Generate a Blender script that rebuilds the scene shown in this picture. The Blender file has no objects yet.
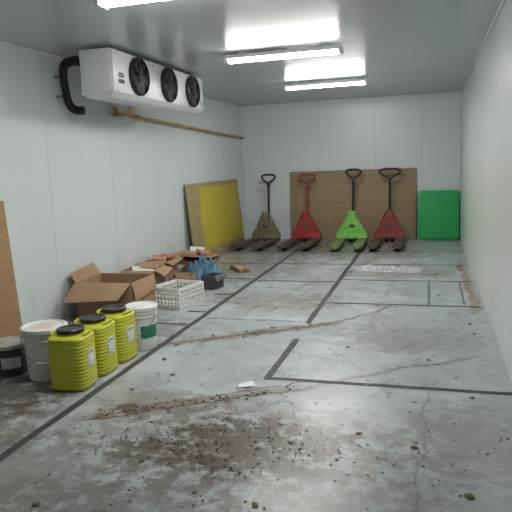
import bpy, bmesh, math, random
from mathutils import Vector, Matrix, Euler, noise
random.seed(7)
XL,XR,YB,YF,H=-3.40,.506,10.84,-1.2,2.5
sc=bpy.context.scene
sc.view_settings.view_transform='Standard'
sc.view_settings.look='None'

# ------------------------------------------------------------ materials
def new_mat(name):
    m=bpy.data.materials.new(name);m.use_nodes=True
    nt=m.node_tree;return m,nt,nt.nodes['Principled BSDF']
def N(nt,t,**k):
    n=nt.nodes.new(t)
    for a,b in k.items(): setattr(n,a,b)
    return n
def setin(nt,sock,v):
    if isinstance(v,bpy.types.NodeSocket): nt.links.new(v,sock)
    else: sock.default_value=v
def math_(nt,op,a,b=0.0,clamp=False):
    n=N(nt,'ShaderNodeMath',operation=op,use_clamp=clamp);setin(nt,n.inputs[0],a);setin(nt,n.inputs[1],b);return n.outputs[0]
def mix(nt,f,a,b):
    n=N(nt,'ShaderNodeMix',data_type='RGBA');setin(nt,n.inputs[0],f);setin(nt,n.inputs[6],a);setin(nt,n.inputs[7],b);return n.outputs[2]
def mr(nt,v,a,b,c=0.0,d=1.0):
    n=N(nt,'ShaderNodeMapRange');setin(nt,n.inputs[0],v)
    for i,x in zip((1,2,3,4),(a,b,c,d)): n.inputs[i].default_value=x
    return n.outputs[0]
def noi(nt,vec,scale,detail=5,rough=.55,sc3=None):
    if sc3:
        mp=N(nt,'ShaderNodeMapping');nt.links.new(vec,mp.inputs[0]);mp.inputs['Scale'].default_value=sc3;vec=mp.outputs[0]
    n=N(nt,'ShaderNodeTexNoise');nt.links.new(vec,n.inputs['Vector']);n.inputs['Scale'].default_value=scale;n.inputs['Detail'].default_value=detail;n.inputs['Roughness'].default_value=rough
    return n.outputs['Fac']
def bump(nt,b,h,strength=.2,dist=.01):
    n=N(nt,'ShaderNodeBump');n.inputs['Strength'].default_value=strength;n.inputs['Distance'].default_value=dist
    nt.links.new(h,n.inputs['Height']);nt.links.new(n.outputs[0],b.inputs['Normal'])
def c4(c): return (c[0],c[1],c[2],1)
def simple(name,c,r=.5,metal=0,var=.15,scale=8,bmp=.05,c2=None,spec=None):
    m,nt,b=new_mat(name)
    g=N(nt,'ShaderNodeTexCoord').outputs['Object']
    f=noi(nt,g,scale)
    c2=c2 or tuple(x*(1-var*2) for x in c)
    nt.links.new(mix(nt,mr(nt,f,.35,.7),c4(c),c4(c2)),b.inputs['Base Color'])
    b.inputs['Roughness'].default_value=r;b.inputs['Metallic'].default_value=metal
    if spec is not None: b.inputs['Specular IOR Level'].default_value=spec
    if bmp: bump(nt,b,noi(nt,g,scale*5),bmp,.005)
    return m
def wall_mat(name,c,rough=.38,wave=.25,streak=.12,spk=.3,low_s=.8):
    m,nt,b=new_mat(name)
    P=N(nt,'ShaderNodeNewGeometry').outputs['Position']
    sx=N(nt,'ShaderNodeSeparateXYZ');nt.links.new(P,sx.inputs[0]);z=sx.outputs[2]
    n1=noi(nt,P,1.1,2)
    n2=noi(nt,P,4,6,.65,(1,1,.6))
    base=mix(nt,mr(nt,n1,.3,.7),c4(c),c4([x*.96 for x in c]))
    low=mr(nt,z,.0,.7,1,0)
    d=math_(nt,'MULTIPLY',mr(nt,n2,.48,.75),math_(nt,'ADD',math_(nt,'MULTIPLY',math_(nt,'MULTIPLY',low,low),low_s),streak),True)
    col=mix(nt,d,base,(.27,.24,.20,1))
    if spk:
        n3=noi(nt,P,14,3,.6)
        col=mix(nt,math_(nt,'MULTIPLY',mr(nt,n3,.72,.76),spk),col,(.15,.13,.1,1))
    nt.links.new(col,b.inputs['Base Color'])
    b.inputs['Roughness'].default_value=rough
    if wave: bump(nt,b,noi(nt,P,1.0,0),wave,.02)
    return m
M={}
M['wall']=wall_mat('painted_panel_wall',(.69,.74,.755),.32,.05,.03)
M['wall_r']=wall_mat('painted_panel_wall_scuffed',(.69,.72,.70),.30,.05,.03,.15)
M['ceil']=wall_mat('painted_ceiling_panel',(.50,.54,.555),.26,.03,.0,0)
M['seam']=simple('panel_joint_grey',(.38,.39,.39),.6)
M['white_metal']=simple('white_lacquered_metal',(.74,.76,.76),.35,0,.04,3)
M['black_plastic']=simple('black_plastic',(.012,.012,.013),.4,0,.1)
M['rubber']=simple('black_rubber',(.02,.02,.02),.7)
M['steel']=simple('worn_steel',(.35,.34,.33),.35,.9,.2)
M['dkfork']=simple('worn_dark_fork_paint',(.055,.04,.035),.55,.2,.2,20,.1,(.14,.09,.07))
M['red']=simple('faded_red_paint',(.40,.035,.03),.5,0,.2,12,.05,(.20,.03,.025))
M['green']=simple('lime_green_paint',(.26,.62,.12),.45,0,.1,12,.05,(.15,.42,.08))
M['khaki']=simple('worn_khaki_paint',(.24,.22,.12),.6,0,.2,14,.05,(.12,.10,.06))
M['lfork']=simple('worn_lime_fork_paint',(.16,.28,.08),.6,0,.2,14,.05,(.12,.12,.05))
M['redbr']=simple('worn_red_brown_paint',(.34,.05,.04),.55,0,.2,14,.05,(.15,.04,.03))
M['lime']=simple('yellow_green_hdpe',(.56,.56,.04),.42,0,.06,6,.02)
M['whitepl']=simple('white_plastic',(.74,.75,.72),.4,0,.04,5,.02)
M['greypl']=simple('grey_plastic',(.38,.38,.36),.5,0,.12,6,.02)
M['label']=simple('paper_label',(.72,.72,.68),.7,0,.1,40,0,(.45,.5,.48))
M['white_label']=simple('white_label_print',(.75,.76,.74),.6,0,.1,60,0,(.62,.66,.64))
M['glabel']=simple('green_label',(.03,.22,.12),.6,0,.1,30,0)
M['rlabel']=simple('red_print_label',(.72,.70,.66),.6,0,.1,22,0,(.62,.30,.26))
M['card']=simple('corrugated_cardboard',(.40,.25,.15),.85,0,.08,5,.08)
M['card_in']=simple('cardboard_inside',(.24,.14,.08),.9,0,.1,5,.08)
M['pipe']=simple('ochre_drain_pipe',(.50,.29,.08),.5,0,.1)
M['blue']=simple('blue_bag_fabric',(.05,.15,.24),.55,0,.2,20,.1,(.12,.25,.33))
M['orange']=simple('orange_packaging',(.42,.10,.05),.5,0,.1,20,0,(.6,.42,.25))
M['dkcard']=simple('dark_printed_carton',(.07,.075,.08),.6)
M['wood']=simple('raw_wood_offcut',(.36,.24,.12),.8,0,.15,9,.1)
M['leaf']=simple('dry_leaf_brown',(.10,.05,.02),.8,0,.2,30,0,(.20,.13,.05))
M['leafg']=simple('leaf_olive',(.10,.12,.03),.8,0,.2,30,0)
M['crust']=simple('dirt_crumb',(.075,.05,.033),.95)
def ply(name,c,c2,yellow=None):
    m,nt,b=new_mat(name);g=N(nt,'ShaderNodeTexCoord').outputs['Object']
    f=noi(nt,g,3,6,.6,(1,1,6));f2=noi(nt,g,22,4,.7)
    col=mix(nt,mr(nt,f,.3,.7),c4(c),c4(c2))
    if yellow:
        f3=noi(nt,g,2.5,5,.6)
        s=N(nt,'ShaderNodeSeparateXYZ');nt.links.new(g,s.inputs[0])
        wob=math_(nt,'MULTIPLY',math_(nt,'SUBTRACT',f3,.5),.35)
        yy=math_(nt,'ADD',s.outputs[1],wob);zz=math_(nt,'ADD',s.outputs[2],math_(nt,'MULTIPLY',wob,.6))
        a=math_(nt,'MULTIPLY',mr(nt,yy,-.80,-.66),mr(nt,yy,1.18,1.13))
        a=math_(nt,'MULTIPLY',a,math_(nt,'MULTIPLY',mr(nt,zz,.10,.18),mr(nt,zz,1.12,1.06)))
        a=math_(nt,'MULTIPLY',a,mr(nt,f2,.25,.5,.55,1))
        col=mix(nt,a,col,c4(yellow))
    col=mix(nt,math_(nt,'MULTIPLY',mr(nt,f2,.6,.7),.35),col,(.1,.07,.04,1))
    nt.links.new(col,b.inputs['Base Color']);b.inputs['Roughness'].default_value=.75
    bump(nt,b,f2,.1,.005);return m
M['ply']=ply('weathered_plywood',(.36,.26,.15),(.27,.20,.12))
M['plyy']=ply('yellow_stained_plywood',(.36,.30,.15),(.27,.22,.11),(.50,.41,.04))
M['plyl']=ply('orange_brown_plywood',(.40,.24,.12),(.32,.19,.10))
M['gsheet']=simple('green_plastic_sheet',(.02,.40,.10),.5,0,.08,3,.1)
m,nt,b=new_mat('fluorescent_diffuser');b.inputs['Base Color'].default_value=(.9,.9,.9,1)
b.inputs['Emission Color'].default_value=(.98,.98,.94,1);b.inputs['Emission Strength'].default_value=88;M['lamp']=m
m,nt,b=new_mat('clear_plastic_film');b.inputs['Base Color'].default_value=(.75,.78,.8,1);b.inputs['Roughness'].default_value=.12;b.inputs['Alpha'].default_value=.35;M['film']=m
# tape
def tape(name,lo,hi,c1,c2):
    m,nt,b=new_mat(name)
    P=N(nt,'ShaderNodeNewGeometry').outputs['Position']
    f=noi(nt,P,9,6,.7);f2=noi(nt,P,40,4,.7)
    nt.links.new(mix(nt,mr(nt,f2,.4,.7),c4(c1),c4(c2)),b.inputs['Base Color'])
    nt.links.new(mr(nt,math_(nt,'ADD',math_(nt,'MULTIPLY',f,.6),math_(nt,'MULTIPLY',f2,.4)),lo,hi,1,.1),b.inputs['Alpha'])
    b.inputs['Roughness'].default_value=.6;return m
M['tape']=tape('worn_black_floor_tape',.58,.62,(.03,.031,.035),(.07,.07,.072))
M['tape2']=tape('faded_floor_tape',.44,.56,(.10,.10,.10),(.16,.16,.16))
# floor
m,nt,b=new_mat('stained_concrete_floor')
P=N(nt,'ShaderNodeNewGeometry').outputs['Position']
nA=noi(nt,P,.8,5,.6);nB=noi(nt,P,5,8,.7);nC=noi(nt,P,38,6,.75);nD=noi(nt,P,2.2,6,.65)
nE=noi(nt,P,1.5,7,.7,(1.6,.7,1));nF=noi(nt,P,9,7,.68)
col=mix(nt,mr(nt,nA,.3,.7),(.40,.435,.445,1),(.345,.375,.385,1))
col=mix(nt,mr(nt,nB,.42,.72),col,(.28,.30,.305,1))
col=mix(nt,math_(nt,'MULTIPLY',mr(nt,nD,.50,.70),.6),col,(.52,.555,.56,1))
col=mix(nt,math_(nt,'MULTIPLY',mr(nt,nC,.57,.68),.4),col,(.14,.125,.11,1))
col=mix(nt,math_(nt,'MULTIPLY',mr(nt,nE,.54,.68),.35),col,(.20,.17,.14,1))
def vm(a,v): 
    n=N(nt,'ShaderNodeVectorMath',operation='SUBTRACT');setin(nt,n.inputs[0],a);n.inputs[1].default_value=v;return n.outputs[0]
def dot(a,v):
    n=N(nt,'ShaderNodeVectorMath',operation='DOT_PRODUCT');setin(nt,n.inputs[0],a);n.inputs[1].default_value=v;return n.outputs['Value']
wob=math_(nt,'MULTIPLY',math_(nt,'SUBTRACT',nD,.5),.26)
wob2=math_(nt,'MULTIPLY',math_(nt,'SUBTRACT',nB,.5),.10)
def seg(p,q,w,strength,c,grain=True,edge=.35):
    global col
    p=Vector((*p,0));q=Vector((*q,0));L=(q-p).length;d=(q-p)/L;n=Vector((-d.y,d.x,0))
    r=vm(P,p);u=dot(r,d);v=math_(nt,'ADD',math_(nt,'ADD',dot(r,n),wob),wob2)
    v=math_(nt,'ABSOLUTE',v)
    k=math_(nt,'MULTIPLY',mr(nt,v,w,w*edge),math_(nt,'MULTIPLY',mr(nt,u,-.1,.05),mr(nt,u,L+.1,L-.05)))
    if grain: k=math_(nt,'MULTIPLY',k,mr(nt,nF,.36,.54,.25,1))
    col=mix(nt,math_(nt,'MULTIPLY',k,strength,True),col,c4(c))
seg((-1.9,2.86),(-.79,3.52),.075,1,(.20,.15,.11))
seg((-1.9,2.82),(-.79,3.50),.014,.9,(.07,.045,.03),False)
seg((-1.7,3.05),(-.80,3.62),.013,.9,(.08,.05,.035),False)
seg((-.79,3.52),(.3,4.32),.014,.8,(.10,.08,.07),False)
seg((-.79,3.52),(.3,4.32),.06,.5,(.20,.17,.15))
seg((-2.1,4.22),(-.84,5.05),.030,1,(.11,.06,.04),False)
seg((-1.45,4.66),(-.80,5.08),.08,1,(.10,.06,.035))
seg((-2.1,4.22),(-.84,5.05),.12,.6,(.21,.16,.12))
seg((-.84,5.05),(-.3,5.85),.022,.9,(.13,.08,.05),False)
seg((-1.9,6.0),(-1.0,7.2),.012,.7,(.12,.10,.08),False)
seg((-1.7,5.3),(-1.1,7.9),.05,.45,(.18,.14,.11))
seg((-1.0,7.2),(-.6,9.6),.05,.55,(.17,.13,.10))
seg((-.5,5.1),(-.3,8.6),.03,.4,(.17,.14,.11))
seg((-2.9,2.4),(-2.0,3.4),.04,.6,(.13,.09,.06))
seg((-1.3,1.2),(-.4,1.9),.03,.5,(.15,.12,.09))
seg((-.05,1.2),(-.02,3.6),.01,.6,(.12,.11,.10),False)
seg((.42,5.6),(.40,8.4),.06,.85,(.24,.12,.05))
seg((-3.2,4.4),(-2.3,4.6),.15,.5,(.2,.17,.14))
def blob(cx,cy,rx,ry,strength,c,lo=.38,hi=.58,a=.30):
    # smeared mud: mid-scale noise thresholded, denser towards the middle
    global col
    r=vm(P,(cx,cy,0));s=N(nt,'ShaderNodeVectorMath',operation='MULTIPLY');nt.links.new(r,s.inputs[0]);s.inputs[1].default_value=(1/rx,1/ry,0)
    l=N(nt,'ShaderNodeVectorMath',operation='LENGTH');nt.links.new(s.outputs[0],l.inputs[0])
    k=mr(nt,l.outputs['Value'],1.1,.1)
    g=math_(nt,'ADD',math_(nt,'MULTIPLY',nF,.75),math_(nt,'MULTIPLY',nC,.25))
    g=math_(nt,'ADD',g,math_(nt,'MULTIPLY',k,a*.5))
    k=math_(nt,'MULTIPLY',mr(nt,k,0,.3),mr(nt,g,lo+.12,hi+.02))
    col=mix(nt,math_(nt,'MULTIPLY',k,strength,True),col,c4(c))
blob(-.95,2.72,1.0,.65,.6,(.15,.115,.085))
blob(-.92,2.70,.52,.40,1,(.075,.052,.036))
blob(-.55,2.85,.28,.16,.9,(.08,.055,.04))
blob(-1.35,2.55,.28,.16,.8,(.09,.065,.045))
blob(-1.72,3.0,.13,.10,1,(.06,.045,.035))
blob(-1.55,3.1,.5,.3,.5,(.14,.10,.07))
blob(-1.9,2.2,.8,.5,.5,(.13,.11,.09))
blob(-1.2,1.9,.9,.5,.5,(.12,.10,.08))
blob(-.3,2.1,.6,.5,.45,(.15,.13,.11))
blob(-2.8,3.1,.7,.6,.8,(.08,.06,.045))
blob(-2.5,2.6,.6,.5,.6,(.11,.085,.065))
blob(-2.6,4.6,.7,.6,.6,(.13,.105,.085))
blob(.2,3.0,.4,.6,.4,(.16,.14,.12))
blob(-.2,4.7,.7,.5,.4,(.16,.14,.12))
blob(-1.5,5.9,.9,.5,.5,(.16,.12,.09))
blob(-.4,7.6,.8,.5,.5,(.16,.12,.10))
blob(-1.9,9.6,2.0,1.3,.75,(.11,.09,.07))
blob(-2.4,7.8,.9,1.3,.6,(.12,.095,.075))
nt.links.new(col,b.inputs['Base Color'])
nt.links.new(mr(nt,nD,.3,.7,.22,.42),b.inputs['Roughness'])
bump(nt,b,math_(nt,'ADD',math_(nt,'MULTIPLY',nC,.4),nB),.12,.004);M['floor']=m

# ------------------------------------------------------------ mesh builder
class MB:
    def __init__(s,name): s.name=name;s.bm=bmesh.new();s.mats=[]
    def mi(s,mat):
        mat=M[mat]
        if mat not in s.mats: s.mats.append(mat)
        return s.mats.index(mat)
    def raw(s,vs,fs,mat,T=None):
        i=s.mi(mat);V=[s.bm.verts.new(T@Vector(v) if T else v) for v in vs]
        for f in fs:
            try: F=s.bm.faces.new([V[k] for k in f]);F.material_index=i;F.smooth=True
            except ValueError: pass
    def box(s,c,size,mat,rot=(0,0,0),bev=0,T=None):
        b=bmesh.new();bmesh.ops.create_cube(b,size=1)
        bmesh.ops.scale(b,vec=size,verts=b.verts)
        if bev: bmesh.ops.bevel(b,geom=b.edges[:],offset=bev,segments=2,affect='EDGES',profile=.5)
        W=Matrix.Translation(c)@Euler(rot).to_matrix().to_4x4()
        if T: W=T@W
        b.verts.index_update();s.raw([v.co.copy() for v in b.verts],[[v.index for v in f.verts] for f in b.faces],mat,W);b.free()
    def rings(s,rs,mat,T=None,cap0=True,cap1=True,closed=False):
        n=len(rs[0]);vs=[v for r in rs for v in r];fs=[]
        K=len(rs)
        for k in range(K if closed else K-1):
            a=k*n;b=((k+1)%K)*n
            for i in range(n): j=(i+1)%n;fs.append((a+i,a+j,b+j,b+i))
        if not closed:
            if cap0: fs.append(tuple(range(n))[::-1])
            if cap1: fs.append(tuple((K-1)*n+i for i in range(n)))
        s.raw(vs,fs,mat,T)
    def lathe(s,prof,mat,T=None,n=40,**k):
        s.rings([[Vector((r*math.cos(2*math.pi*i/n),r*math.sin(2*math.pi*i/n),z)) for i in range(n)] for r,z in prof],mat,T,**k)
    def cyl(s,p,q,r,mat,n=20,T=None,r2=None):
        p=Vector(p);q=Vector(q);W=Matrix.Translation(p)@(q-p).to_track_quat('Z','Y').to_matrix().to_4x4()
        if T: W=T@W
        s.lathe([(r,0),(r if r2 is None else r2,(q-p).length)],mat,W,n)
    def tube(s,pts,r,mat,n=12,T=None,closed=False):
        pts=[Vector(p) for p in pts];K=len(pts);rs=[];nrm=None
        for i in range(K):
            if closed: t=pts[(i+1)%K]-pts[i-1]
            else: t=pts[min(i+1,K-1)]-pts[max(i-1,0)]
            t.normalize()
            if nrm is None: nrm=t.orthogonal().normalized()
            nrm=(nrm-t*nrm.dot(t)).normalized();bn=t.cross(nrm)
            rs.append([pts[i]+r*(math.cos(2*math.pi*j/n)*nrm+math.sin(2*math.pi*j/n)*bn) for j in range(n)])
        s.rings(rs,mat,T,closed=closed)
    def done(s,loc=(0,0,0),rz=0,ang=35):
        bmesh.ops.recalc_face_normals(s.bm,faces=s.bm.faces)
        me=bpy.data.meshes.new(s.name);s.bm.to_mesh(me);s.bm.free()
        for m in s.mats: me.materials.append(m)
        me.set_sharp_from_angle(angle=math.radians(ang))
        o=bpy.data.objects.new(s.name,me);bpy.context.collection.objects.link(o);o.location=loc;o.rotation_euler=(0,0,rz);return o
def smooth_path(pts,sub=6):
    pts=[Vector(p) for p in pts];out=[]
    for i in range(len(pts)-1):
        p0=pts[max(i-1,0)];p1=pts[i];p2=pts[i+1];p3=pts[min(i+2,len(pts)-1)]
        for k in range(sub):
            t=k/sub;out.append(.5*((2*p1)+(-p0+p2)*t+(2*p0-5*p1+4*p2-p3)*t*t+(-p0+3*p1-3*p2+p3)*t**3))
    out.append(pts[-1]);return out

# ------------------------------------------------------------ room shell
f=MB('floor');f.box(((XL+XR)/2,(YB+YF)/2,-.05),(XR-XL+.3,YB-YF+.3,.1),'floor');f.done()
T_=.1;g=.003
def panels(a,b,marks):
    e=[a]+[x for x in marks if a<x<b]+[b];return [(e[i],e[i+1]) for i in range(len(e)-1)]
lm=[4.83+1.15*k for k in range(-6,7)]
w=MB('wall_left')
for a,b_ in panels(YF,YB,lm): w.box((XL-T_/2,(a+b_)/2,H/2),(T_,b_-a-g,H),'wall')
w.box((XL-T_/2-.004,(YF+YB)/2,H/2),(T_-.004,YB-YF,H),'seam');w.done()
w=MB('wall_right')
for a,b_ in panels(YF,YB,[k*1.15+.6 for k in range(-2,10)]): w.box((XR+T_/2,(a+b_)/2,H/2),(T_,b_-a-.002,H),'wall_r')
w.box((XR+T_/2+.004,(YF+YB)/2,H/2),(T_-.004,YB-YF,H),'seam');w.done()
w=MB('wall_back')
for a,b_ in panels(XL,XR,[-2.98,-1.95,-.93,-.13]): w.box(((a+b_)/2,YB+T_/2,H/2),(b_-a-g*1.5,T_,H),'wall')
w.box(((XL+XR)/2,YB+T_/2+.004,H/2),(XR-XL,T_-.004,H),'seam');w.done()
w=MB('wall_front');w.box(((XL+XR)/2,YF-T_/2,H/2),(XR-XL,T_,H),'wall');w.done()
w=MB('door_1')
w.box((-1.3,YF+.025,1.05),(1.5,.05,2.1),'white_metal',bev=.01);w.box((-1.9,YF+.07,1.05),(.04,.04,.3),'steel',bev=.01);w.done()
w=MB('ceiling')
for a,b_ in panels(YF,YB,[k*1.15+.9 for k in range(-2,10)]): w.box(((XL+XR)/2,(a+b_)/2,H+T_/2),(XR-XL+.2,b_-a-.001,T_),'ceil')
w.box(((XL+XR)/2,(YF+YB)/2,H+T_/2+.01),(XR-XL+.2,YB-YF,T_-.01),'seam');w.done()
for i,(c,s_) in enumerate([(((XL+.012),(YF+YB)/2,H-.012),(.024,YB-YF,.024)),((XR-.012,(YF+YB)/2,H-.012),(.024,YB-YF,.024)),(((XL+XR)/2,YB-.012,H-.012),(XR-XL-.05,.024,.024)),((XL+.012,YB-.012,H/2-.01),(.024,.024,H-.03)),((XR-.012,YB-.012,H/2-.01),(.024,.024,H-.03))]):
    t=MB('trim_%d'%(i+1));t.box(c,s_,'white_metal',bev=.008);t.done()

# ------------------------------------------------------------ floor tape
t=MB('floor_marking_tape')
def strip(x0,y0,x1,y1,w,mat):
    p=Vector((x0,y0,0));q=Vector((x1,y1,0));d=(q-p);L=d.length;d/=L;n=Vector((-d.y,d.x,0));K=max(2,int(L/.15))
    vs=[];fs=[]
    for k in range(K+1):
        c=p+d*L*k/K+n*random.uniform(-.003,.003);ww=w/2*random.uniform(.9,1.05)
        vs+=[c+n*ww+Vector((0,0,.0015)),c-n*ww+Vector((0,0,.0015))]
        if k: fs.append((2*k-2,2*k-1,2*k+1,2*k))
    t.raw(vs,fs,mat)
strip(-2.073,1.0,-2.073,10.2,.056,'tape')
strip(-1.036,3.63,-1.03,4.56,.055,'tape');strip(-1.036,5.05,-1.036,10.2,.055,'tape')
strip(-1.01,3.657,.49,3.657,.05,'tape')
for y,mm in [(5.836,'tape'),(7.04,'tape'),(8.13,'tape'),(9.29,'tape')]: strip(-1.0,y,.48,y,.040,mm)
for y in (5.09,): strip(-2.04,y,-1.1,y,.03,'tape2')
for y in (6.9,8.12,9.3): strip(-2.04,y,-1.07,y,.045,'tape')
for y in (4.85,5.32,6.1): strip(-2.95 if y<5 else -2.3,y,-2.11,y,.045,'tape')
for y in (7.0,8.1,9.3): strip(-3.1,y,-2.11,y,.05,'tape')
strip(0,5.87,0,7.0,.026,'tape2');strip(.33,5.9,.33,7.0,.02,'tape2')
t.done()

# ------------------------------------------------------------ lights
def lamp(x,y,L=1.16):
    o=MB('fluorescent_ceiling_light')
    for sx in (-.4,.4): o.box((sx,0,-.012),(.08,.05,.03),'white_metal')
    o.box((0,0,-.045),(L,.13,.04),'white_metal',bev=.008)
    n=12;rs=[]
    for sx in (-L/2+.03,L/2-.03):
        rs.append([Vector((sx,.06*math.cos(math.pi*2*i/n),-.068+.026*math.sin(math.pi*2*i/n))) for i in range(n)])
    o.rings(rs,'lamp')
    for sx in (-1,1): o.box((sx*(L/2-.016),0,-.068),(.034,.134,.06),'white_metal',bev=.01)
    o.done((x,y,H))
lamp(-1.355,5.76,1.14);lamp(-1.355,8.2,1.12);lamp(-1.38,3.44)

# ------------------------------------------------------------ evaporator
e=MB('refrigeration_evaporator_unit')
x0,x1,y0,y1,z0,z1=-2.97,-2.67,4.80,7.02,2.085,2.465
e.box(((x0+x1)/2,(y0+y1)/2,(z0+z1)/2),(x1-x0,y1-y0,z1-z0),'white_metal',bev=.004)
for yy in (5.0,6.8): e.box(((x0+x1)/2,yy,z1+.018),(.2,.04,.034),'steel')
e.raw([(x0-.02,y0-.01,z0+.015),(x1+.015,y0-.01,z0+.015),(x1+.015,y1+.01,z0+.015),(x0-.02,y1+.01,z0+.015),(x0+.04,y0+.05,z0-.03),(x1-.04,y0+.05,z0-.03),(x1-.04,y1-.05,z0-.03),(x0+.04,y1-.05,z0-.03)],
 [(0,1,2,3),(4,5,6,7),(0,1,5,4),(1,2,6,5),(2,3,7,6),(3,0,4,7)],'white_metal')
e.box((x1+.0015,4.825,(z0+z1)/2),(.003,.03,z1-z0-.01),'greypl')
for yy in (5.31,5.99,6.65):
    Tm=Matrix.Translation((x1,yy,2.28))@Matrix.Rotation(math.pi/2,4,'Y')
    e.lathe([(.178,-.002),(.178,.03),(.165,.045),(.16,.03),(.16,.006)],'black_plastic',Tm,40,cap0=False)
    e.lathe([(.16,.004),(.0005,.0045)],'rubber',Tm,40,cap0=False)
    e.lathe([(.05,.004),(.05,.035),(.04,.042)],'rubber',Tm,24)
    for k in range(5):
        a=k*2*math.pi/5
        e.box((.105*math.cos(a),.105*math.sin(a),.02),(.11,.07,.004),'dkcard',(.4,0,a),T=Tm)
    for r in (.06,.085,.11,.135,.155):
        e.tube([(r*math.cos(q*math.pi/16),r*math.sin(q*math.pi/16),.046) for q in range(32)],.0018,'rubber',5,Tm,True)
    for k in range(8):
        a=k*math.pi/4+.2;e.cyl((.045*math.cos(a),.045*math.sin(a),.046),(.17*math.cos(a),.17*math.sin(a),.044),.0022,'steel',5,Tm)
e.box((x1+.003,4.98,2.20),(.004,.10,.035),'dkcard')
for q in range(2): e.tube([(x1+.004,4.955+q*.05+.02*math.cos(k*math.pi/8),2.255+.02*math.sin(k*math.pi/8)) for k in range(16)],.004,'dkcard',6,None,True)
e.box((x1+.003,6.95,2.17),(.004,.05,.07),'greypl')
for yy in (4.90,5.65,6.32,6.96):
    for zz in (2.12,2.43): e.cyl((x1-.002,yy,zz),(x1+.004,yy,zz),.007,'steel',8)
e.done()
h=MB('insulated_refrigerant_hose')
path=smooth_path([(x0-.05,4.90,2.385),(-3.10,4.94,2.41),(-3.24,5.0,2.40),(-3.30,5.04,2.33),(-3.30,5.06,2.15),(-3.29,5.08,2.05),(-3.24,5.10,1.99),(-3.16,5.12,1.985)],8)
h.tube(path,.036,'rubber',14)
for i in range(1,len(path)-1,2):
    tt=(path[i+1]-path[i-1]).normalized()*.006;h.cyl(path[i]-tt,path[i]+tt,.042,'black_plastic',14)
for zz in (2.30,2.12): h.box((-3.365,5.05,zz),(.068,.03,.02),'steel')
h.done()
d=MB('drain_pipe')
d.tube(smooth_path([(-2.90,5.55,2.025),(-2.92,5.6,1.98),(-3.1,5.75,1.975),(-3.30,5.95,2.00),(-3.345,6.1,2.03),(-3.35,6.5,2.025),(-3.35,8,1.985),(-3.35,9.5,1.945),(-3.35,10.80,1.91)],8),.019,'pipe',12)
d.tube(smooth_path([(-3.35,6.05,2.10),(-3.34,6.1,2.04),(-3.34,6.25,2.03)],4),.022,'pipe',12)
for yy in (6.6,7.8,9.0,10.2): d.box((-3.37,yy,2.03-(yy-6.5)*.0275),(.055,.03,.05),'pipe',bev=.005)
d.done()

# ------------------------------------------------------------ leaning boards
def board(name,mat,L,Hh,th,loc,rz,lean):
    o=MB(name);T=Matrix.Rotation(-lean,4,'Y')
    o.box((0,0,Hh/2),(th,L,Hh),mat,bev=.002,T=T);ob=o.done(loc,rz);return ob
board('yellow_stained_plywood_sheet','plyy',2.40,1.17,.015,(-3.26,9.13,.002),0,.09)
board('plywood_sheet','plyl',1.22,1.20,.018,(-3.31,3.52,.002),0,.055)
board('plywood_sheet','ply',2.25,1.25,.018,(-1.35,10.74,.002),-math.pi/2,.05)
o=MB('green_plastic_sheet');n=48
def rr(w,hh,y,ins):
    pts=[]
    for i in range(n):
        a=2*math.pi*i/n;cx=math.copysign(abs(math.cos(a))**.12,math.cos(a));sz=math.copysign(abs(math.sin(a))**.12,math.sin(a))
        pts.append(Vector(((w/2-ins)*cx,y+.008*math.sin(3*cx+2*sz),hh/2+(hh/2-ins)*sz)))
    return pts
T=Matrix.Rotation(-.09,4,'X')
o.rings([rr(.68,.85,.018,.006),rr(.68,.85,.014,.001),rr(.68,.85,-.014,.001),rr(.68,.85,-.018,.006)],'gsheet',T)
o.rings([rr(.60,.78,-.0181,.0),rr(.58,.76,-.024,.01)],'gsheet',Matrix.Translation((0,0,.03))@T)
o.done((.145,10.64,.006))

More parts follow.
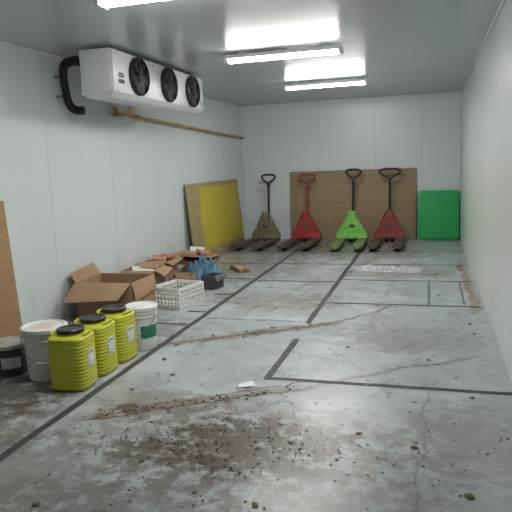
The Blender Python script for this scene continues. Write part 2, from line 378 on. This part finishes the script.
# ------------------------------------------------------------ pallet trucks
def truck(x,y,rz,body,loop,tilt=0,hz=1.20,lw=.17,fork='dkfork',style=0):
    o=MB('pallet_truck')
    for sx in (-.185,.185):
        w=.155
        o.box((sx,-.50,.093),(w,1.02,.014),fork,bev=.004)
        for e in (-1,1): o.box((sx+e*(w/2-.005),-.50,.07),(.010,1.02,.045),fork,bev=.002)
        o.raw([(sx-w/2,-1.0,.10),(sx+w/2,-1.0,.10),(sx+w/2,-1.0,.05),(sx-w/2,-1.0,.05),(sx-w*.28,-1.11,.082),(sx+w*.28,-1.11,.082),(sx+w*.28,-1.11,.055),(sx-w*.28,-1.11,.055)],
          [(0,1,5,4),(1,2,6,5),(2,3,7,6),(3,0,4,7),(4,5,6,7),(0,1,2,3)],fork)
        o.cyl((sx-.04,-.86,.04),(sx+.04,-.86,.04),.04,'whitepl' if style==1 else 'rubber',20)
        o.box((sx,-.80,.055),(.02,.16,.02),'steel')
        o.cyl((sx-.075,-.02,.085),(sx+.075,-.02,.085),.035,body,14)
    o.box((0,.02,.12),(.53,.09,.09),body,bev=.012)
    zt=.56
    def plate(yy,th,wb,wt,zb,ztop,mat):
        vs=[];
        for s in (0,1):
            Y=yy+s*th
            vs+=[(-wb,Y,zb),(wb,Y,zb),(wb*.93,Y,zb+.05),(wt*1.25,Y,ztop-.08),(wt,Y,ztop),(-wt,Y,ztop),(-wt*1.25,Y,ztop-.08),(-wb*.93,Y,zb+.05)]
        k=8;fs=[tuple(range(k))[::-1],tuple(range(k,2*k))]+[(i,(i+1)%k,k+(i+1)%k,k+i) for i in range(k)]
        o.raw(vs,fs,mat)
    plate(-.02,.012,.262,.045,.14,zt,body)
    for s in (-1,1):
        o.raw([(s*.255,-.01,.14),(s*.255,.10,.14),(s*.05,.13,.50),(s*.05,-.01,zt),(s*.243,-.01,.14),(s*.243,.10,.14),(s*.038,.13,.50),(s*.038,-.01,zt)],
          [(0,1,2,3),(4,5,6,7),(0,1,5,4),(1,2,6,5),(2,3,7,6),(3,0,4,7)],body)
    o.box((0,.05,.50),(.12,.13,.05),body,bev=.01)
    o.box((0,-.024,.30),(.10,.004,.05),'dkcard')
    o.cyl((0,.13,.10),(0,.13,.40),.045,'steel',20);o.cyl((0,.13,.40),(0,.13,.52),.028,'steel',16)
    o.box((0,.13,.20),(.12,.13,.12),body,bev=.015)
    for sx in (-.055,.055):
        o.cyl((sx-.025,.14,.09),(sx+.025,.14,.09),.09,'rubber',28);o.cyl((sx-.027,.14,.09),(sx+.027,.14,.09),.05,'steel',20)
    o.box((0,.16,.27),(.10,.08,.07),'black_plastic',bev=.01)
    b0=Vector((0,.17,.27));top=Vector((math.sin(tilt)*.8,.24,hz-.16))
    o.tube(smooth_path([b0,b0.lerp(top,.3)+Vector((0,.01,0)),top],5),.022,'black_plastic' if loop!='redbr' else 'redbr',12)
    W=Matrix.Translation(top)@Euler((-.06,tilt,0)).to_matrix().to_4x4()
    o.box((0,0,.015),(.06,.04,.07),loop,bev=.012,T=W)
    lp=[(-.02,0,.03),(-lw*.40,0,.055),(-lw*.75,0,.09),(-lw*.95,0,.13),(-lw*.85,0,.165),(-lw*.4,0,.18),(0,0,.181),(lw*.4,0,.18),(lw*.85,0,.165),(lw*.95,0,.13),(lw*.75,0,.09),(lw*.40,0,.055),(.02,0,.03)]
    o.tube(smooth_path(lp,4),.0185,loop,10,W)
    o.tube(smooth_path([(.0,-.012,.03),(.03,-.02,.08),(.045,-.02,.11)],4),.007,'steel',8,W)
    o.done((x,y,0),rz)
truck(-2.84,10.30,-.07,'khaki','black_plastic',.0,1.20,.13)
truck(-2.10,10.32,-.02,'red','redbr',-.02,1.18,.15)
truck(-1.29,10.30,.03,'green','black_plastic',.02,1.24,.13,'lfork',1)
truck(-.66,10.32,-.0,'redbr','black_plastic',0,1.23,.18)

# ------------------------------------------------------------ drums / buckets
def drum(x,y,rz):
    o=MB('plastic_jerrycan');n=56;rs=[]
    def ring(w,d,e,z):
        return [Vector((w*math.copysign(abs(math.cos(2*math.pi*i/n))**e,math.cos(2*math.pi*i/n)),d*math.copysign(abs(math.sin(2*math.pi*i/n))**e,math.sin(2*math.pi*i/n)),z)) for i in range(n)]
    rs.append(ring(.112,.108,.5,0));rs.append(ring(.124,.120,.5,.008))
    z=.02
    while z<.32:
        rs+= [ring(.1285,.1255,.48,z),ring(.1295,.1265,.48,z+.008),ring(.1285,.1255,.48,z+.017),ring(.1268,.1238,.48,z+.0195),ring(.1268,.1238,.48,z+.0215)];z+=.024
    rs+=[ring(.130,.127,.5,z+.002),ring(.129,.126,.52,z+.014),ring(.120,.117,.6,z+.024),ring(.100,.099,.8,z+.029),ring(.088,.088,1,z+.031),ring(.086,.086,1,z+.045)]
    zt=z+.045
    o.rings(rs,'lime')
    k=48;pr=[(.088,zt-.006),(.091,zt),(.091,zt+.018),(.086,zt+.023),(.07,zt+.024),(.066,zt+.018),(.0005,zt+.018)]
    R=[]
    for r,zz in pr: R.append([Vector((r*(1+(.012 if (i%2 and r>.087) else 0))*math.cos(2*math.pi*i/k),r*(1+(.012 if (i%2 and r>.087) else 0))*math.sin(2*math.pi*i/k),zz)) for i in range(k)])
    o.rings(R,'black_plastic')
    for s in (-1,1):
        o.tube(smooth_path([(s*.098,-.05,zt-.025),(s*.116,-.045,zt-.010),(s*.121,0,zt-.004),(s*.116,.045,zt-.010),(s*.098,.05,zt-.025)],5),.0085,'lime',10)
    o.box((.1298,.0,.20),(.002,.09,.12),'white_label',bev=.0005)
    o.box((.1312,.0,.24),(.001,.075,.018),'greypl')
    return o.done((x,y,0),rz)
drum(-2.27,3.30,.12);drum(-2.275,3.58,.03);drum(-2.27,3.865,-.05)
def bucket(name,rb,rt,hh,body,lid,lab=None,handle=True):
    o=MB(name)
    def R(z): return rb+(rt-rb)*z/hh
    pr=[(rb-.006,0),(rb,.006),(R(hh*.5),hh*.5),(R(hh*.78),hh*.78),(R(hh*.8)+.008,hh*.785),(R(hh*.82)+.008,hh*.80),(R(hh*.82),hh*.81),(R(hh*.88),hh*.88),(R(hh*.9)+.009,hh*.885),(R(hh*.92)+.009,hh*.90),(R(hh*.94),hh*.91),(rt,hh)]
    o.lathe(pr,body,n=48)
    o.lathe([(rt+.004,hh-.022),(rt+.010,hh-.020),(rt+.010,hh+.004),(rt+.004,hh+.009),(rt-.012,hh+.009),(rt-.018,hh+.001),(rt-.05,hh+.001),(rt-.055,hh+.004),(.0005,hh+.004)],lid,n=48,cap0=False)
    if handle:
        for s in (-1,1): o.cyl((s*(rt-.002),0,hh*.84),(s*(rt+.014),0,hh*.84),.014,body,14)
        q=[(-(rt+.012),0,hh*.84)]+[((rt+.013)*math.cos(math.pi+a*math.pi/12),(rt+.013)*math.sin(math.pi+a*math.pi/12),hh*.84-.16*math.sin(a*math.pi/12)) for a in range(1,12)]+[((rt+.012),0,hh*.84)]
        o.tube(q,.003,'steel',6);mid=q[5:8];o.tube([(p[0],p[1]-.002,p[2]) for p in mid],.009,'whitepl',8)
    if lab:
        mat,a0,a1,zz0,zz1=lab;vs=[];fs=[];K=12
        for i in range(K+1):
            a=a0+(a1-a0)*i/K
            for z in (zz0,zz1): vs.append(((R(z)+.0015)*math.cos(a),(R(z)+.0015)*math.sin(a),z))
            if i: fs.append((2*i-2,2*i,2*i+1,2*i-1))
        o.raw(vs,fs,mat)
    return o
o=bucket('paint_bucket',.125,.148,.36,'whitepl','whitepl')
o.raw([(.09*math.cos(a*math.pi/12),.09*math.sin(a*math.pi/12),.3655) for a in range(24)],[tuple(range(24))],'rlabel')
o.done((-2.57,3.43,0),.5)
o=bucket('paint_bucket',.108,.124,.34,'whitepl','whitepl',('glabel',-1.1,.3,.10,.20));o.raw([(.07*math.cos(a*math.pi/12),.07*math.sin(a*math.pi/12),.3452) for a in range(24)],[tuple(range(24))],'white_label')
o.done((-2.20,4.16,0),-.1)
o=bucket('plastic_tub',.115,.13,.22,'dkcard','greypl',('label',-1.5,-.4,.06,.14),handle=False)
o.done((-2.89,3.46,0),0)

# ------------------------------------------------------------ cardboard boxes
def cbox(name,w,d,hh,loc,rz,flaps,mat='card',extra=None):
    o=MB(name);t=.005
    o.box((0,0,t/2),(w,d,t),'card_in')
    o.box((0,-d/2+t/2,hh/2),(w,t,hh),mat);o.box((0,d/2-t/2,hh/2),(w,t,hh),mat)
    o.box((-w/2+t/2,0,hh/2),(t,d-2*t,hh),mat);o.box((w/2-t/2,0,hh/2),(t,d-2*t,hh),mat)
    for side,L,a in flaps:
        n=8;ax={'F':(0,-1),'B':(0,1),'L':(-1,0),'R':(1,0)}[side]
        half=(w if side in 'FB' else d)/2-.003;off=(d if side in 'FB' else w)/2
        vs=[];fs=[]
        for i in range(n+1):
            s=i/n;aa=a+.22*s;r=L*s
            hx=0;hz=0
            for k in range(i): q=a+.22*k/n;hx+=L/n*math.cos(q);hz-=L/n*math.sin(q)
            for sg in (-1,1):
                tw=1-.05*s;extra_z=.02*s*s*sg
                along=sg*half*tw
                if side in 'FB': vs.append((along,ax[1]*(off+hx),hh+hz+extra_z))
                else: vs.append((ax[0]*(off+hx),along,hh+hz+extra_z))
            if i: fs.append((2*i-2,2*i-1,2*i+1,2*i))
        o.raw(vs,fs,mat);o.raw([(v[0],v[1],v[2]-.004) for v in vs],fs,mat)
    if extra:
        for c,s_,r,mt in extra: o.box(c,s_,mt,r)
    return o.done(loc,rz)
cbox('cardboard_box',.60,.48,.36,(-2.98,5.15,0),.0,[('F',.27,.40),('R',.16,1.30),('L',.12,-1.0)],extra=[((-.05,.05,.10),(.35,.25,.01),(.2,.1,.3),'card_in'),((.1,-.05,.08),(.2,.2,.12),(.1,.2,.5),'card_in')])
cbox('cardboard_box',.38,.36,.30,(-3.12,6.02,0),.12,[('F',.12,.8),('B',.14,-.3),('R',.12,.3)],extra=[((0,0,.25),(.25,.22,.08),(.15,.1,.4),'white_label'),((.05,.08,.30),(.2,.1,.03),(.2,.1,.1),'card')])
cbox('cardboard_box',.28,.40,.28,(-3.23,6.72,0),0,[('B',.14,-.3),('F',.12,.2),('R',.10,.1)],extra=[((0,-.05,.30),(.18,.2,.05),(.12,.1,.4),'orange'),((.03,.12,.31),(.12,.1,.04),(.1,.2,.9),'orange')])
cbox('carton',.17,.22,.16,(-2.44,6.42,0),-.2,[('R',.06,.6)],'dkcard')
# slatted fruit crate
o=MB('wooden_fruit_crate');w,d,hh=.26,.34,.20
o.box((0,0,.006),(w,d,.010),'wood')
for sx in (-1,1):
    for sy in (-1,1): o.box((sx*(w/2-.01),sy*(d/2-.01),hh/2),(.022,.022,hh),'wood')
for z in (.045,.105,.165):
    for sy in (-1,1): o.box((0,sy*d/2,z),(w,.006,.042),'wood',bev=.001)
    for sx in (-1,1): o.box((sx*w/2,0,z),(.006,d,.042),'wood',bev=.001)
o.box((0,0,.12),(.18,.24,.12),'card_in',(.1,.1,.3))
o.done((-2.74,6.24,0),.25)

# ------------------------------------------------------------ plastic crate
o=MB('plastic_crate');w,d,hh=.35,.42,.215;t=.008
o.box((0,0,.006),(w-.01,d-.01,.008),'whitepl')
for (L,ax,off) in ((w,'x',-d/2),(w,'x',d/2),(d,'y',-w/2),(d,'y',w/2)):
    def bar(u,z,lu,lz,th=t):
        if ax=='x': o.box((u,off,z),(lu,th,lz),'whitepl',bev=.0015)
        else: o.box((off,u,z),(th,lu,lz),'whitepl',bev=.0015)
    bar(0,hh-.018,L+.012,.036,.018);bar(0,.020,L,.040);bar(0,.105,L,.024)
    bar(0,.150,L*.98,.014);bar(0,.06,L*.98,.014)
    k=8
    for i in range(k+1): bar(-L/2+L*i/k,hh/2,.019,hh-.01)
for a in (-1,1):
    for b_ in (-1,1): o.box((a*w/2,b_*d/2,hh/2),(.022,.022,hh-.002),'whitepl',bev=.005)
o.done((-2.525,5.60,0),-.23)

# ------------------------------------------------------------ crumpled things
def crumple(name,mat,w,d,hgt,loc,rz,sd,n=36,base=.01,mound=True,freq=7):
    o=MB(name);vs=[];fs=[]
    for j in range(n+1):
        for i in range(n+1):
            u=i/n*2-1;v=j/n*2-1
            r=min(1,math.hypot(u,v));p=Vector((u*freq*w,v*freq*d,sd))
            nz=abs(noise.noise(p))*.9+.5*abs(noise.noise(p*2.3))
            env=(1-r**3.5) if mound else (1-max(abs(u),abs(v))**6)
            z=base+max(0,hgt*env*(.5+nz*.8)) if mound else base+hgt*nz*env
            k=1+.18*noise.noise(Vector((u*3,v*3,sd+5)))
            vs.append((u*w/2*k,v*d/2*k,z))
    for j in range(n):
        for i in range(n): a=j*(n+1)+i;fs.append((a,a+1,a+n+2,a+n+1))
    o.raw(vs,fs,mat);return o.done(loc,rz,60)
crumple('blue_fabric_bag','blue',.50,.50,.30,(-2.72,6.86,0),.2,3)
crumple('plastic_film','film',.85,.34,.07,(-.50,7.72,0),-.1,8,30,.004,False,freq=9)
o=MB('flattened_cardboard_pile')
for c,s,r,mt in [((-3.02,7.50,.05),(.50,.5,.006),(.10,-.06,.2),'card'),((-3.0,7.45,.11),(.55,.40,.006),(-.12,.15,-.2),'card'),((-3.0,7.40,.18),(.5,.45,.05),(.1,.05,.1),'card_in'),((-3.0,7.38,.235),(.52,.5,.006),(-.08,.05,.05),'card'),((-2.92,7.42,.27),(.16,.22,.03),(.1,.2,.7),'orange'),((-3.1,7.30,.27),(.22,.14,.04),(.2,.1,.2),'card'),((-3.05,7.5,.28),(.2,.2,.006),(.4,.1,.4),'white_label')]:
    o.box(c,s,mt,r)
o.done()
o=MB('wood_offcut');o.box((0,0,.03),(.07,.45,.05),'wood',bev=.004);o.box((.09,.03,.02),(.06,.36,.035),'wood',(0,0,.1),bev=.003);o.done((-2.50,7.55,.0),.6)

# ------------------------------------------------------------ small litter
o=MB('torn_paper_scrap');o.raw([(-.05,-.03,.004),(.0,-.045,.012),(.055,-.02,.003),(.045,.035,.018),(0,.04,.010),(-.055,.03,.004)],[(0,1,4,5),(1,2,3,4)],'white_label');o.done((-1.13,3.50,0),.4)
o=MB('scattered_leaf_debris')
def leaf(x,y,s,mat):
    if -1.0<x<0 and 7.4<y<8.05: return
    a=random.uniform(0,6.28);n=7;vs=[(x,y,.005+s*.2)]
    for i in range(n):
        q=a+i*2*math.pi/n;r=s*random.uniform(.5,1.1)*(1.3 if i%3==0 else .8);vs.append((x+r*math.cos(q),y+r*math.sin(q),.002+s*random.uniform(0,.3)))
    o.raw(vs,[(0,1+i,1+(i+1)%n) for i in range(n)],mat)
for x,y,s in [(-.07,2.85,.026),(.25,3.55,.022),(-1.62,2.0,.025),(-1.95,4.25,.03),(-1.85,3.3,.026),(.0,4.2,.02),(.17,2.45,.026),(-1.9,3.9,.026),(-.35,2.95,.02),(.33,5.2,.025),(.35,4.9,.02),(-1.75,4.55,.022),(-1.5,4.7,.018),(-1.2,3.3,.016),(-1.3,4.85,.024),(-1.0,5.0,.02),(-1.7,3.6,.02),(-.6,4.4,.018),(.1,6.3,.025),(-1.4,6.4,.02),(-1.9,5.7,.025),(-.7,2.2,.02)]: leaf(x,y,s,random.choice(['leaf','leafg','leaf']))
for k in range(260):
    leaf(random.gauss(-.95,.38),random.gauss(2.68,.24),random.uniform(.003,.010),'crust')
for k in range(360):
    leaf(random.uniform(-1.98,.4),1.6+7.5*random.random()**1.4,random.uniform(.003,.010),random.choice(['crust','leaf','crust']))
for k in range(90):
    u=random.random();leaf(-1.9+1.1*u+random.gauss(0,.05),2.86+.66*u+random.gauss(0,.04),random.uniform(.004,.012),'crust')
for k in range(90):
    u=random.random();leaf(-1.95+1.15*u+random.gauss(0,.05),4.3+.75*u+random.gauss(0,.04),random.uniform(.004,.014),random.choice(['crust','leaf']))
o.done()

# ------------------------------------------------------------ camera / world
cam=bpy.data.cameras.new('camera');co=bpy.data.objects.new('camera',cam);bpy.context.collection.objects.link(co)
co.location=(0,0,1.4153)
co.rotation_euler=(Euler((0,0,.2872)).to_matrix()@Euler((1.4178,0,0)).to_matrix()@Euler((0,0,-.0391)).to_matrix()).to_euler()
cam.sensor_width=36;cam.lens=593.88/512*36;cam.clip_start=.05
sc.camera=co
w=bpy.data.worlds.new('world');sc.world=w;w.use_nodes=True;w.node_tree.nodes['Background'].inputs[0].default_value=(.5,.55,.6,1);w.node_tree.nodes['Background'].inputs[1].default_value=.3
